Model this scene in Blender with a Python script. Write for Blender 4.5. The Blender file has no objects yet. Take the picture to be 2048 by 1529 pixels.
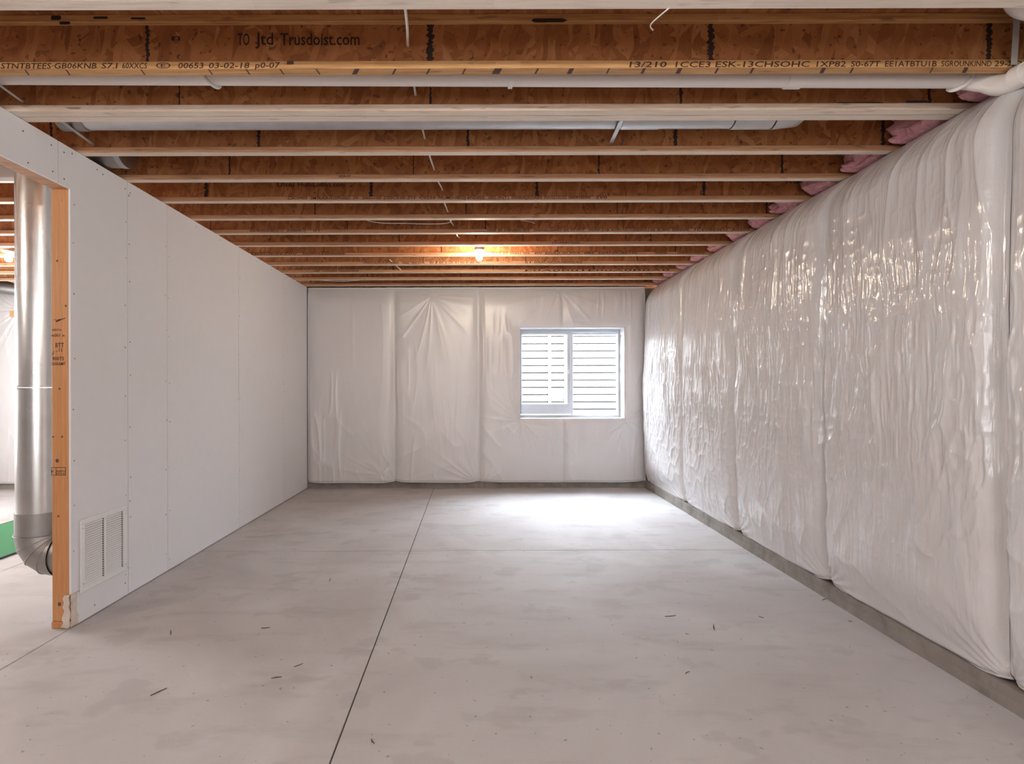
import bpy, bmesh, math, random
import numpy as np
from mathutils import Vector, Matrix

# ------------------------------------------------------------------ camera, world, light, exposure
SC = bpy.context.scene
COL = SC.collection
F, CX, CY, HC = 1064.0, 954.0, 775.5, 1.372        # focal length in px, vanishing point, eye height
cam_d = bpy.data.cameras.new('camera'); cam = bpy.data.objects.new('camera', cam_d); COL.objects.link(cam)
cam.location = (0, 0, HC); cam.rotation_euler = (math.pi/2, 0.0025, 0)
cam_d.sensor_width = 36; cam_d.lens = 36*F/2048
cam_d.shift_x = (1024-CX)/2048; cam_d.shift_y = (CY-764.5)/2048
cam_d.clip_start = 0.05
SC.camera = cam

w = bpy.data.worlds.new('overcast_sky'); SC.world = w; w.use_nodes = True
bg = w.node_tree.nodes['Background']; bg.inputs[0].default_value = (0.80, 0.90, 1.0, 1); bg.inputs[1].default_value = 42.0

def area(name, loc, rot, sx, sy, power, col):
    l = bpy.data.lights.new(name, 'AREA'); l.shape = 'RECTANGLE'; l.size = sx; l.size_y = sy
    l.energy = power; l.color = col
    o = bpy.data.objects.new(name, l); COL.objects.link(o); o.location = loc; o.rotation_euler = rot
    return o
# added fill behind the camera, where no window is built; then daylight in the side room
area('fill_light_rear', (-0.2, -4.02, 1.55), (math.pi/2, 0, 0), 3.6, 1.7, 60, (0.97, 0.985, 1.0))
area('daylight_side_window', (-6.9, 4.6, 1.5), (math.pi/2, 0, -math.pi/2), 2.2, 1.5, 120, (0.93, 0.97, 1.0))
# daylight entering by the window in view: portal guides sky sampling
pl = bpy.data.lights.new('window_portal', 'AREA'); pl.shape = 'RECTANGLE'; pl.size = 1.42; pl.size_y = 1.24
pl.cycles.is_portal = True
po = bpy.data.objects.new('window_portal', pl); COL.objects.link(po); po.location = (1.30, 7.62, 1.57); po.rotation_euler = (-math.pi/2, 0, 0)
sun_d = bpy.data.lights.new('sun', 'SUN'); sun_d.energy = 14; sun_d.angle = 0.01; sun_d.color = (1, .96, .9)
sun = bpy.data.objects.new('sun', sun_d); COL.objects.link(sun); sun.location = (0, 3, 9)
sun.rotation_euler = (math.radians(38), 0, math.radians(14))

SC.view_settings.view_transform = 'Standard'; SC.view_settings.look = 'None'
SC.view_settings.gamma = 1; SC.view_settings.use_curve_mapping = False
SC.view_settings.exposure = 0.85
SC.cycles.use_denoising = True
SC.cycles.adaptive_threshold = 0.05
SC.cycles.max_bounces = 6; SC.cycles.diffuse_bounces = 4; SC.cycles.glossy_bounces = 3; SC.cycles.use_light_tree = False
SC.cycles.sample_clamp_indirect = 8

R = random.Random(7)
BULB = 620.0; BULB_FILL = 1350.0
ZJ = 2.75            # underside of the joists
XL = -2.318          # drywall face
YB = 7.30            # plane of the back wall plastic

def P(px, py, Y):
    return Vector(((px-CX)*Y/F, Y, HC+(CY-py)*Y/F))

# ------------------------------------------------------------------ helpers
def origin(o):
    v = Vector((0, 0, 0))
    while o is not None:
        v = v + o.location; o = o.parent
    return v

def mk(name, verts, faces, m=None, parent=None, smooth=False):
    """verts in world space; stored relative to the parent (parents only translate)"""
    me = bpy.data.meshes.new(name)
    v = np.asarray(verts, dtype=float)
    if parent is not None:
        v = v - np.array(origin(parent))
    me.from_pydata(v.tolist(), [], [list(map(int, f)) for f in faces])
    me.update()
    if m: me.materials.append(m)
    if smooth: me.polygons.foreach_set('use_smooth', [True]*len(me.polygons))
    o = bpy.data.objects.new(name, me); COL.objects.link(o)
    if parent is not None: o.parent = parent
    return o

def empty(name, loc, label, cat, group=None):
    o = bpy.data.objects.new(name, None); COL.objects.link(o); o.location = loc
    o.empty_display_size = 0.05
    tag(o, label, cat, group); return o

def tag(o, label, cat, group=None):
    o['label'] = label; o['category'] = cat
    if group: o['group'] = group
    return o

def struct(o, label=None):
    o['kind'] = 'structure'
    if label: o['label'] = label
    return o

BOXF = [(0,3,2,1),(4,5,6,7),(0,1,5,4),(1,2,6,5),(2,3,7,6),(3,0,4,7)]
def box_v(x0,x1,y0,y1,z0,z1):
    return [(x0,y0,z0),(x1,y0,z0),(x1,y1,z0),(x0,y1,z0),(x0,y0,z1),(x1,y0,z1),(x1,y1,z1),(x0,y1,z1)]
def box(name, x0,x1,y0,y1,z0,z1, m, parent=None, bev=0.0):
    o = mk(name, box_v(x0,x1,y0,y1,z0,z1), BOXF, m, parent)
    if bev: bevel(o, bev)
    return o
def bevel(o, w, seg=1):
    bm = bmesh.new(); bm.from_mesh(o.data)
    bmesh.ops.bevel(bm, geom=bm.edges[:], offset=w, segments=seg, affect='EDGES', clamp_overlap=True)
    bm.to_mesh(o.data); bm.free(); o.data.update()
def prism(name, poly, axis, a, b, m, parent=None, bev=0):
    """poly 2D ccw; axis 'x': poly=(y,z); 'y': (x,z); 'z': (x,y)"""
    n = len(poly)
    def p3(p, t):
        return {'x': (t,p[0],p[1]), 'y': (p[0],t,p[1]), 'z': (p[0],p[1],t)}[axis]
    v = [p3(p, a) for p in poly]+[p3(p, b) for p in poly]
    f = [list(range(n))[::-1], list(range(n,2*n))]+[(i,(i+1)%n,n+(i+1)%n,n+i) for i in range(n)]
    o = mk(name, v, f, m, parent)
    bm = bmesh.new(); bm.from_mesh(o.data); bmesh.ops.recalc_face_normals(bm, faces=bm.faces[:])
    bm.to_mesh(o.data); bm.free()
    if bev: bevel(o, bev)
    return o
def smooth_path(pts, sub=8):
    pts = [Vector(p) for p in pts]; out = []
    for i in range(len(pts)-1):
        p0 = pts[max(i-1,0)]; p1 = pts[i]; p2 = pts[i+1]; p3 = pts[min(i+2,len(pts)-1)]
        for k in range(sub):
            t = k/sub
            out.append(0.5*((2*p1)+(p2-p0)*t+(2*p0-5*p1+4*p2-p3)*t*t+(-p0+3*p1-3*p2+p3)*t**3))
    out.append(pts[-1]); return out
def sweep_vf(pts, rad, n=16, caps=True, flat=None):
    """tube along pts; rad scalar or list; flat=(a,b) elliptical factors"""
    pts = [Vector(p) for p in pts]; m = len(pts)
    rad = [rad]*m if not hasattr(rad, '__len__') else rad
    T = []
    for i in range(m):
        a = pts[max(i-1,0)]; b = pts[min(i+1,m-1)]
        T.append((b-a).normalized())
    up = Vector((0,0,1)) if abs(T[0].z) < .9 else Vector((0,1,0))
    N = (up-T[0]*up.dot(T[0])).normalized()
    v = []; f = []
    for i in range(m):
        N = (N-T[i]*N.dot(T[i])).normalized(); B = T[i].cross(N)
        fa, fb = flat if flat else (1,1)
        for k in range(n):
            a = 2*math.pi*k/n
            v.append(tuple(pts[i]+N*math.cos(a)*rad[i]*fa+B*math.sin(a)*rad[i]*fb))
    for i in range(m-1):
        for k in range(n):
            f.append((i*n+k, i*n+(k+1)%n, (i+1)*n+(k+1)%n, (i+1)*n+k))
    if caps:
        f.append(tuple(range(n))[::-1]); f.append(tuple((m-1)*n+k for k in range(n)))
    return v, f
def tube(name, pts, rad, m, parent=None, n=16, smooth=True, caps=True, flat=None):
    v, f = sweep_vf(pts, rad, n, caps, flat)
    o = mk(name, v, f, m, parent, smooth)
    bm = bmesh.new(); bm.from_mesh(o.data); bmesh.ops.recalc_face_normals(bm, faces=bm.faces[:])
    if smooth:
        for e in bm.edges:
            if len(e.link_faces) == 2 and e.calc_face_angle() > 0.7: e.smooth = False
    bm.to_mesh(o.data); bm.free()
    return o
def lathe(name, prof, c, m, parent=None, n=24):
    """prof (r,z) list, axis z, c centre"""
    v = []; f = []
    for r, z in prof:
        for k in range(n):
            a = 2*math.pi*k/n; v.append((c[0]+r*math.cos(a), c[1]+r*math.sin(a), c[2]+z))
    for i in range(len(prof)-1):
        for k in range(n):
            f.append((i*n+k, i*n+(k+1)%n, (i+1)*n+(k+1)%n, (i+1)*n+k))
    f.append(tuple(range(n))); f.append(tuple((len(prof)-1)*n+k for k in range(n)))
    o = mk(name, v, f, m, parent, True)
    bm = bmesh.new(); bm.from_mesh(o.data); bmesh.ops.recalc_face_normals(bm, faces=bm.faces[:]); bm.to_mesh(o.data); bm.free()
    return o

# numpy value noise
_tab = np.random.RandomState(3).rand(256, 256)
def vn(x, y, seed=0):
    x = np.asarray(x, float)+seed*17.31; y = np.asarray(y, float)+seed*9.77
    xi = np.floor(x).astype(int); yi = np.floor(y).astype(int); fx = x-xi; fy = y-yi
    fx = fx*fx*fx*(fx*(fx*6-15)+10); fy = fy*fy*fy*(fy*(fy*6-15)+10)
    g = lambda a, b: _tab[a % 256, b % 256]
    return (g(xi,yi)*(1-fx)+g(xi+1,yi)*fx)*(1-fy)+(g(xi,yi+1)*(1-fx)+g(xi+1,yi+1)*fx)*fy
def ridge(x, y, seed=0, p=2.0):
    return (1-np.abs(2*vn(x, y, seed)-1))**p
def sstep(a, b, x):
    t = np.clip((x-a)/(b-a), 0, 1); return t*t*(3-2*t)

# ------------------------------------------------------------------ materials
class NT:
    def __init__(s, name):
        s.m = bpy.data.materials.new(name); s.m.use_nodes = True
        s.t = s.m.node_tree; s.b = s.t.nodes['Principled BSDF']
    def n(s, typ, **kw):
        nd = s.t.nodes.new(typ)
        for k, v in kw.items():
            if hasattr(nd, k): setattr(nd, k, v)
        return nd
    def l(s, a, b): s.t.links.new(a, b)
    def setp(s, **kw):
        for k, v in kw.items(): s.b.inputs[k.replace('_', ' ')].default_value = v
    def coords(s, scale=(1,1,1), rot=(0,0,0), rnd=True):
        tc = s.n('ShaderNodeTexCoord'); mp = s.n('ShaderNodeMapping')
        mp.inputs['Scale'].default_value = scale; mp.inputs['Rotation'].default_value = rot
        if rnd:
            oi = s.n('ShaderNodeObjectInfo'); mu = s.n('ShaderNodeMath', operation='MULTIPLY'); mu.inputs[1].default_value = 37.0
            s.l(oi.outputs['Random'], mu.inputs[0])
            ad = s.n('ShaderNodeVectorMath', operation='ADD'); s.l(tc.outputs['Object'], ad.inputs[0]); s.l(mu.outputs[0], ad.inputs[1])
            s.l(ad.outputs[0], mp.inputs['Vector'])
        else:
            s.l(tc.outputs['Object'], mp.inputs['Vector'])
        return mp.outputs[0]
    def noise(s, vec, scale=5, detail=4, rough=.55, dist=0):
        nd = s.n('ShaderNodeTexNoise'); nd.inputs['Scale'].default_value = scale; nd.inputs['Detail'].default_value = detail
        nd.inputs['Roughness'].default_value = rough; nd.inputs['Distortion'].default_value = dist
        s.l(vec, nd.inputs['Vector']); return nd.outputs['Fac']
    def ramp(s, fac, stops):
        r = s.n('ShaderNodeValToRGB'); e = r.color_ramp.elements
        while len(e) < len(stops): e.new(0.5)
        for el, (p, c) in zip(e, stops): el.position = p; el.color = (*c, 1) if len(c) == 3 else c
        s.l(fac, r.inputs[0]); return r.outputs[0]
    def mix(s, fac, a, b, typ='MIX'):
        x = s.n('ShaderNodeMix', data_type='RGBA', blend_type=typ)
        if isinstance(fac, (int, float)): x.inputs[0].default_value = fac
        else: s.l(fac, x.inputs[0])
        for v, i in ((a, 6), (b, 7)):
            if isinstance(v, tuple): x.inputs[i].default_value = (*v, 1)
            else: s.l(v, x.inputs[i])
        return x.outputs[2]
    def math(s, op, a, b=None, c=None):
        x = s.n('ShaderNodeMath', operation=op)
        for i, v in enumerate((a, b, c)):
            if v is None: continue
            if isinstance(v, (int, float)): x.inputs[i].default_value = v
            else: s.l(v, x.inputs[i])
        return x.outputs[0]
    def bump(s, h, strength=.3, dist=.01):
        b = s.n('ShaderNodeBump'); b.inputs['Strength'].default_value = strength; b.inputs['Distance'].default_value = dist
        s.l(h, b.inputs['Height']); s.l(b.outputs[0], s.b.inputs['Normal'])
    def col(s, c): s.l(c, s.b.inputs['Base Color'])

def flat(name, c, rough=.5, metal=0, **kw):
    t = NT(name); t.setp(Base_Color=(*c, 1), Roughness=rough, Metallic=metal, **kw)
    v = t.coords(rnd=True); n = t.noise(v, 14, 1)
    t.col(t.mix(t.math('MULTIPLY', n, .18), c, tuple(x*.8 for x in c)))
    return t.m

def wood(name, light, mid, dark, smudge=.5, grain=1.0):
    t = NT(name); t.setp(Roughness=.62)
    v = t.coords((1.2, 22, 26))
    g = t.noise(v, 3.2, 3, .62, 0)
    base = t.ramp(g, [(.28, dark), (.5, mid), (.72, light)])
    v2 = t.coords((7, 90, 110)); fine = t.noise(v2, 4, 1, .6)
    base = t.mix(t.math('MULTIPLY', fine, .35*grain), base, tuple(x*.72 for x in mid))
    # long tone changes (finger jointed lengths)
    v3 = t.coords((1, .02, .02)); vo = t.n('ShaderNodeTexVoronoi'); vo.voronoi_dimensions = '3D'; vo.inputs['Scale'].default_value = 1.1
    t.l(v3, vo.inputs['Vector'])
    sx = t.n('ShaderNodeSeparateColor'); t.l(vo.outputs['Color'], sx.inputs[0])
    base = t.mix(t.math('MULTIPLY', sx.outputs[0], .28), base, tuple(x*.6 for x in mid))
    # knots and dirty smudges
    v4 = t.coords((5, 26, 26)); sm = t.noise(v4, 1.6, 1, .5)
    base = t.mix(t.math('MULTIPLY', t.ramp(sm, [(.66, (0,0,0)), (.76, (1,1,1))]), smudge), base, tuple(x*.28 for x in dark))
    t.col(base)
    return t.m

M = {}
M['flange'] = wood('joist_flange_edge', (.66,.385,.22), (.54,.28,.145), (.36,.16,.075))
M['veneer_lit'] = wood('joist_flange_veneer_bounce_lit', (.94,.86,.75), (.91,.80,.68), (.76,.61,.48), .3)  # pale underside brightened, edge tone above deepened: floor bounce painted into the colour
M['flange_pale'] = wood('joist_flange_weathered', (.88,.74,.61), (.78,.60,.46), (.52,.35,.24), .6, 1.6)
M['flange_yellow'] = wood('joist_flange_yellow', (.76,.46,.20), (.63,.34,.13), (.42,.18,.07))
M['stud'] = None
def stud_mat():
    t = NT('stud_pine'); t.setp(Roughness=.55)
    v = t.coords((30, 30, 1.3)); g = t.noise(v, 2.2, 5, .6, .6)
    c = t.ramp(g, [(.25, (.45,.195,.07)), (.5, (.54,.25,.095)), (.75, (.62,.31,.13))])
    k = t.noise(t.coords((14, 14, 8)), 1.5, 1)
    c = t.mix(t.ramp(k, [(.74, (0,0,0)), (.78, (1,1,1))]), c, (.16,.05,.02))
    t.col(c); return t.m
M['stud'] = stud_mat()

def osb(name='osb_web'):
    t = NT(name); t.setp(Roughness=.7)
    tc = t.n('ShaderNodeTexCoord'); oi = t.n('ShaderNodeObjectInfo')
    off = t.math('MULTIPLY', oi.outputs['Random'], 53.0)
    ad = t.n('ShaderNodeVectorMath', operation='ADD'); t.l(tc.outputs['Object'], ad.inputs[0]); t.l(off, ad.inputs[1])
    layers = []
    for i, (ang, sx, sz) in enumerate(((25, 6.5, 30), (-48, 5.5, 27), (78, 6, 34))):
        mr = t.n('ShaderNodeMapping'); mr.inputs['Rotation'].default_value = (0, math.radians(ang), 0)
        mr.inputs['Location'].default_value = (i*3.7, 0, i*1.9)
        t.l(ad.outputs[0], mr.inputs['Vector'])
        wob = t.n('ShaderNodeTexNoise'); wob.inputs['Scale'].default_value = 9; wob.inputs['Detail'].default_value = 0; t.l(mr.outputs[0], wob.inputs['Vector'])
        ws = t.n('ShaderNodeVectorMath', operation='SCALE'); t.l(wob.outputs['Color'], ws.inputs[0]); ws.inputs['Scale'].default_value = .05
        wa = t.n('ShaderNodeVectorMath', operation='ADD'); t.l(mr.outputs[0], wa.inputs[0]); t.l(ws.outputs[0], wa.inputs[1])
        ms = t.n('ShaderNodeMapping'); ms.inputs['Scale'].default_value = (sx, 0, sz); t.l(wa.outputs[0], ms.inputs['Vector'])
        vo = t.n('ShaderNodeTexVoronoi'); vo.inputs['Scale'].default_value = 1; t.l(ms.outputs[0], vo.inputs['Vector'])
        sp = t.n('ShaderNodeSeparateColor'); t.l(vo.outputs['Color'], sp.inputs[0])
        gr = t.n('ShaderNodeMapping'); gr.inputs['Scale'].default_value = (14, 0, 260); t.l(wa.outputs[0], gr.inputs['Vector'])
        gn = t.n('ShaderNodeTexNoise'); gn.inputs['Scale'].default_value = 1; gn.inputs['Detail'].default_value = 0; t.l(gr.outputs[0], gn.inputs['Vector'])
        val = t.math('ADD', t.math('MULTIPLY', sp.outputs[0], .7), t.math('MULTIPLY', gn.outputs['Fac'], .3))
        layers.append((val, sp.outputs[1], vo.outputs['Distance']))
    cur = layers[0][0]; hgt = layers[0][2]
    for val, sel, dist in layers[1:]:
        k = t.math('GREATER_THAN', sel, .55)
        mx = t.n('ShaderNodeMix', data_type='FLOAT'); t.l(k, mx.inputs[0]); t.l(cur, mx.inputs[2]); t.l(val, mx.inputs[3]); cur = mx.outputs[0]
    big = t.n('ShaderNodeTexNoise'); big.inputs['Scale'].default_value = 3; big.inputs['Detail'].default_value = 0; t.l(ad.outputs[0], big.inputs['Vector'])
    cur2 = t.math('ADD', t.math('MULTIPLY', cur, .8), t.math('MULTIPLY', big.outputs['Fac'], .2))
    c = t.ramp(cur2, [(.08, (.18,.058,.018)), (.28, (.31,.108,.030)), (.5, (.38,.140,.041)), (.72, (.44,.178,.058)), (.93, (.56,.27,.11))])
    spk = t.n('ShaderNodeTexNoise'); spk.inputs['Scale'].default_value = 38; spk.inputs['Detail'].default_value = 1; t.l(ad.outputs[0], spk.inputs['Vector'])
    c = t.mix(t.math('MULTIPLY', t.ramp(spk.outputs['Fac'], [(.66, (0,0,0)), (.74, (1,1,1))]), .7), c, (.04,.015,.01))
    t.col(c)
    return t.m
M['osb'] = osb()
M['ink'] = flat('black_ink', (.035,.018,.014), .8)
M['ink_brown'] = flat('brown_ink', (.055,.018,.011), .8)
M['ink_faint'] = flat('faint_ink', (.10,.045,.028), .8)

def concrete(name, a, b, c, rough=.72, scale=1.0):
    t = NT(name); t.setp(Roughness=rough)
    v = t.coords((1*scale, 1*scale, 1*scale), rnd=False)
    n1 = t.noise(v, .9, 3, .6, 1.2); n2 = t.noise(t.coords((1.6,5,3), rot=(0,0,.15), rnd=False), 1.1, 4, .62, 0); n3 = t.noise(v, 60, 1, .6)
    col = t.mix(t.ramp(n1, [(.32, (0,0,0)), (.68, (1,1,1))]), a, b)
    col = t.mix(t.ramp(n2, [(.53, (0,0,0)), (.72, (.6,.6,.6))]), col, c)
    n5 = t.noise(t.coords((1,1.3,1), rnd=False), 2.7, 3, .6, 0)
    col = t.mix(t.ramp(n5, [(.58, (0,0,0)), (.62, (.22,.22,.22)), (.75, (.3,.3,.3))]), col, tuple(x*.78 for x in c))
    col = t.mix(t.math('MULTIPLY', n3, .12), col, tuple(x*.7 for x in c))
    spk = t.noise(v, 34, 1, .5)
    col = t.mix(t.ramp(spk, [(.735, (0,0,0)), (.76, (.6,.6,.6))]), col, tuple(x*.4 for x in c))
    t.col(col)
    rr = t.math('MULTIPLY_ADD', n2, .3, rough-.15); t.l(rr, t.b.inputs['Roughness'])
    return t.m
M['slab'] = concrete('slab_concrete', (.585,.565,.565), (.485,.455,.45), (.41,.38,.372))
M['kerb'] = concrete('kerb_concrete', (.30,.27,.245), (.215,.185,.165), (.13,.11,.095), .8, 5)
M['joint'] = flat('joint_dirt', (.10,.075,.06), .95)
M['drywall'] = flat('drywall_paper', (.76,.755,.775), .62)
M['gypsum'] = concrete('torn_gypsum', (.72,.63,.55), (.62,.52,.45), (.5,.42,.36), .9, 14)
M['screw'] = flat('black_screw', (.03,.03,.03), .5)
M['white_paint'] = flat('white_enamel', (.80,.795,.80), .35)
M['dark_gap'] = flat('grille_dark', (.03,.03,.03), .8)
M['pvc'] = flat('white_pvc', (.82,.775,.74), .32)
M['pvc_clear'] = flat('pale_plastic_clip', (.80,.78,.75), .25)
M['grey_strap'] = flat('grey_plastic_strap', (.36,.33,.31), .4)
M['cable'] = flat('white_cable_jacket', (.80,.75,.68), .4)
M['porcelain'] = flat('porcelain', (.85,.84,.82), .25)
M['vinyl'] = flat('window_vinyl', (.62,.66,.72), .4)
M['pale_block'] = flat('pale_wood_block', (.62,.34,.15), .6)
M['dirt'] = flat('debris_brown', (.12,.07,.05), .9)

def plastic(name, vert=(44,44,6), strength=.35, rough=.18):
    t = NT(name); t.setp(Roughness=.27, **{'Specular_IOR_Level': .85})
    v = t.coords(vert, rnd=False); n = t.noise(v, 1.0, 2, .6, 0)
    v2 = t.coords((1,1,.7), rnd=False); n2 = t.noise(v2, 95, 1, .5); n3 = t.noise(v2, 2.2, 1, .5)
    c = t.ramp(n3, [(.3, (.655,.635,.64)), (.7, (.68,.66,.665))])
    t.col(c)
    h = t.math('ADD', n, t.math('MULTIPLY', n2, .16))
    t.bump(h, strength, .006)
    t.l(t.math('MULTIPLY_ADD', n2, .14, rough), t.b.inputs['Roughness'])
    return t.m
M['plastic'] = plastic('vapour_barrier_plastic', (46,46,5), .55, .13)
M['plastic_soft'] = plastic('vapour_barrier_plastic_taut', (20,20,5), .16, .28)

def pink():
    t = NT('pink_fibreglass'); t.setp(Roughness=.95)
    v = t.coords(); n = t.noise(v, 22, 6, .7, 1.0); n2 = t.noise(v, 7, 3)
    c = t.ramp(n, [(.25, (.55,.20,.24)), (.5, (.78,.38,.43)), (.8, (.88,.58,.62))])
    t.col(c); t.bump(n, .8, .02); return t.m
M['pink'] = pink()

def metal(name, base=(.72,.72,.72), rough=.24, streak=(3,3,40)):
    t = NT(name); t.setp(Metallic=1.0, Roughness=rough)
    v = t.coords(streak); n = t.noise(v, 1.3, 4, .6); n2 = t.noise(t.coords((1,1,1)), 9, 2, .5)
    t.col(t.mix(n2, base, tuple(x*.74 for x in base)))
    t.l(t.math('MULTIPLY_ADD', n, .10, rough-.05), t.b.inputs['Roughness'])
    return t.m
M['galv'] = metal('galvanised_steel', (.74,.735,.72), .28, (3,3,.8))
M['galv_run'] = metal('galvanised_duct', (.74,.76,.78), .42, (1,3,3))
M['galv_dull'] = metal('galvanised_elbow', (.42,.40,.385), .48)
M['strap'] = metal('steel_strap', (.55,.56,.57), .4)

def turf():
    t = NT('green_turf'); t.setp(Roughness=.95)
    n = t.noise(t.coords(rnd=False), 160, 3, .7); n2 = t.noise(t.coords(rnd=False), 5, 3)
    t.col(t.mix(n2, t.ramp(n, [(.3, (.03,.16,.07)), (.7, (.11,.38,.17))]), (.07,.26,.11))); t.bump(n, .8, .01); return t.m
M['turf'] = turf()
M['turf_edge'] = flat('turf_binding', (.02,.035,.04), .8)
def glow(name, c, s):
    t = NT(name); t.setp(Base_Color=(1,1,1,1)); t.b.inputs['Emission Color'].default_value = (*c, 1); t.b.inputs['Emission Strength'].default_value = s; return t.m
M['bulb'] = glow('lit_bulb', (1.0,.85,.66), BULB)
M['bulb_fill'] = glow('fill_bulb_glow', (1.0,.93,.85), BULB_FILL)  # stronger glow for the added fill lamps out of view
def glass():
    t = NT('window_glass'); t.setp(Base_Color=(1,1,1,1), Roughness=0.0, IOR=1.45)
    tr = t.n('ShaderNodeBsdfTransparent'); gl = t.n('ShaderNodeBsdfGlossy'); gl.inputs['Roughness'].default_value = .02
    mx = t.n('ShaderNodeMixShader'); mx.inputs[0].default_value = .06
    t.l(tr.outputs[0], mx.inputs[1]); t.l(gl.outputs[0], mx.inputs[2])
    t.l(mx.outputs[0], t.t.nodes['Material Output'].inputs['Surface']); return t.m
M['glass'] = glass()
M['well_board'] = wood('window_well_timber', (.16,.155,.15), (.14,.136,.132), (.11,.107,.104), .15)
M['gravel'] = concrete('well_gravel', (.6,.58,.55), (.5,.48,.46), (.4,.38,.36), .9, 9)
M['soil'] = flat('dark_soil', (.06,.055,.05), .95)
M['ladder'] = flat('grey_ladder', (.3,.3,.3), .6)
M['dark_core'] = flat('insulation_backing', (.5,.46,.44), .9)

# ------------------------------------------------------------------ floor
floor = struct(box('floor', -7.2, 2.75, -4.2, 7.75, -.12, -.008, M['joint']), 'pale grey concrete basement floor with sawn joints')
g = .0034
def jx(y): return -.541-(y-1.939)*(.051/5.22)      # the long joint drifts slightly
def slab(poly): return prism('floor_slab', poly, 'z', -.0079, 0.0, M['slab'], floor, .0012)
yc0, yc1 = 4.478+.0035, 4.478-.0025
def yj(x): return 4.474+.0035*x
slab([(-7.2,-4.2),(-3.575-g,-4.2),(-3.575-g,7.75),(-7.2,7.75)])
slab([(-3.575+g,-4.2),(-2.327-g,-4.2),(-2.327-g,7.75),(-3.575+g,7.75)])
slab([(-2.327+g,-4.2),(jx(-4.2)-g,-4.2),(jx(yj(-.57))-g,yj(-.57)-g),(-2.327+g,yj(-2.3)-g)])
slab([(-2.327+g,yj(-2.3)+g),(jx(yj(-.57))-g,yj(-.57)+g),(jx(7.75)-g,7.75),(-2.327+g,7.75)])
slab([(jx(-4.2)+g,-4.2),(2.75,-4.2),(2.75,yj(2.75)-g),(jx(yj(-.57))+g,yj(-.57)-g)])
slab([(jx(yj(-.57))+g,yj(-.57)+g),(2.75,yj(2.75)+g),(2.75,7.75),(jx(7.75)+g,7.75)])

# ------------------------------------------------------------------ ceiling deck and outer walls
ceiling = struct(box('ceiling', -7.2, 2.80, -4.2, 7.75, ZJ+.2355, ZJ+.26, M['osb']), 'underside of the wooden floor deck above the joists')
WX0, WX1, WZ0, WZ1 = .59, 2.017, .947, 2.188       # window opening
wb = struct(box('wall_back', -7.2, WX0, 7.42, 7.68, 0, ZJ, M['kerb']), 'concrete back wall behind plastic-faced insulation')
box('wall_panel', WX1, 2.75, 7.42, 7.68, 0, ZJ, M['kerb'], wb)
box('wall_panel', WX0, WX1, 7.42, 7.68, 0, WZ0-.02, M['kerb'], wb)
box('wall_panel', WX0, WX1, 7.42, 7.68, WZ1+.02, ZJ, M['kerb'], wb)
box('rim_board', -7.2, 2.75, 7.5, 7.54, ZJ, ZJ+.2355, M['osb'], wb)
# concrete kerb showing under the plastic
def kerb_strip(name, n, path, h, parent, seed):
    """path(t)->(front point xy, outward back xy)"""
    v = []; f = []
    for i in range(n+1):
        t = i/n; (fx, fy), (bx, by) = path(t)
        j = .005*(vn(t*n*.5, 0, seed)-.5); hh = h+.012*(vn(t*n*.22, 3, seed)-.5)
        dx, dy = fx-bx, fy-by; L = math.hypot(dx, dy); dx /= L; dy /= L
        v += [(fx+dx*(.006+j), fy+dy*(.006+j), 0), (fx+dx*j, fy+dy*j, hh*.5), (fx, fy, hh), (bx, by, hh), (bx, by, 0)]
    for i in range(n):
        for k in range(5):
            a = i*5+k; b = i*5+(k+1)%5; f.append((a, a+5, b+5, b))
    f += [(0,1,2,3,4), tuple(n*5+k for k in range(5))[::-1]]
    o = mk(name, v, f, M['kerb'], parent)
    bm = bmesh.new(); bm.from_mesh(o.data); bmesh.ops.recalc_face_normals(bm, faces=bm.faces[:]); bm.to_mesh(o.data); bm.free()
    return o
def xk(Y): return 2.250+(np.asarray(Y)-2.2)*.008
kb = struct(kerb_strip('trim_1', 90, lambda t: ((-7.2+t*9.49, 7.268), (-7.2+t*9.49, 7.42)), .10, None, 2), 'rough concrete kerb along the foot of the back wall')

wr = struct(box('wall_right', 2.52, 2.78, -4.2, 7.42, 0, ZJ, M['kerb']), 'concrete side wall behind plastic-faced insulation')
kr = struct(kerb_strip('trim_2', 120, lambda t: ((float(xk(7.268-t*11.4)), 7.268-t*11.4), (2.52, 7.268-t*11.4)), .10, None, 5), 'rough concrete kerb along the foot of the right wall')
box('rim_board', 2.68, 2.72, -4.2, 7.42, ZJ, ZJ+.2355, M['osb'], wr)
wrr = struct(box('wall_rear', -7.2, 2.75, -4.35, -4.2, 0, ZJ+.23, M['drywall']), 'white wall behind the camera')
wsd = struct(box('wall_side', -7.35, -7.2, -4.2, 7.75, 0, ZJ+.23, M['drywall']), 'white far wall of the side room')

# ------------------------------------------------------------------ left drywall partition
wl = struct(mk('wall_left', box_v(XL-.113, XL-.0132, 3.078, 7.268, .0, .038), BOXF, M['stud']), 'white unpainted drywall partition on wooden framing')
SX0, SX1 = XL-.113, XL-.0132
box('top_plate', SX0, SX1, -4.2, 7.268, ZJ-.04, ZJ-.0005, M['stud'], wl)
hd = box('header', SX0, SX1, .88, 3.0395, 2.515, 2.70, M['flange'], wl, .003)
jamb = box('jamb_stud', SX0, SX1, 3.04, 3.078, .039, 2.7, M['stud'], wl, .003)
box('bottom_plate', SX0-.004, SX1+.002, 3.036, 3.0779, 0, .038, M['stud'], wl, .004)
for y in (.842, 3.45, 3.86, 4.27, 4.68, 5.08, 5.49, 5.9, 6.3, 6.7, 7.1):
    box('stud', SX0, SX1, y, y+.038, .039, 2.70, M['stud'], wl)
XB = XL-.0127
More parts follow.
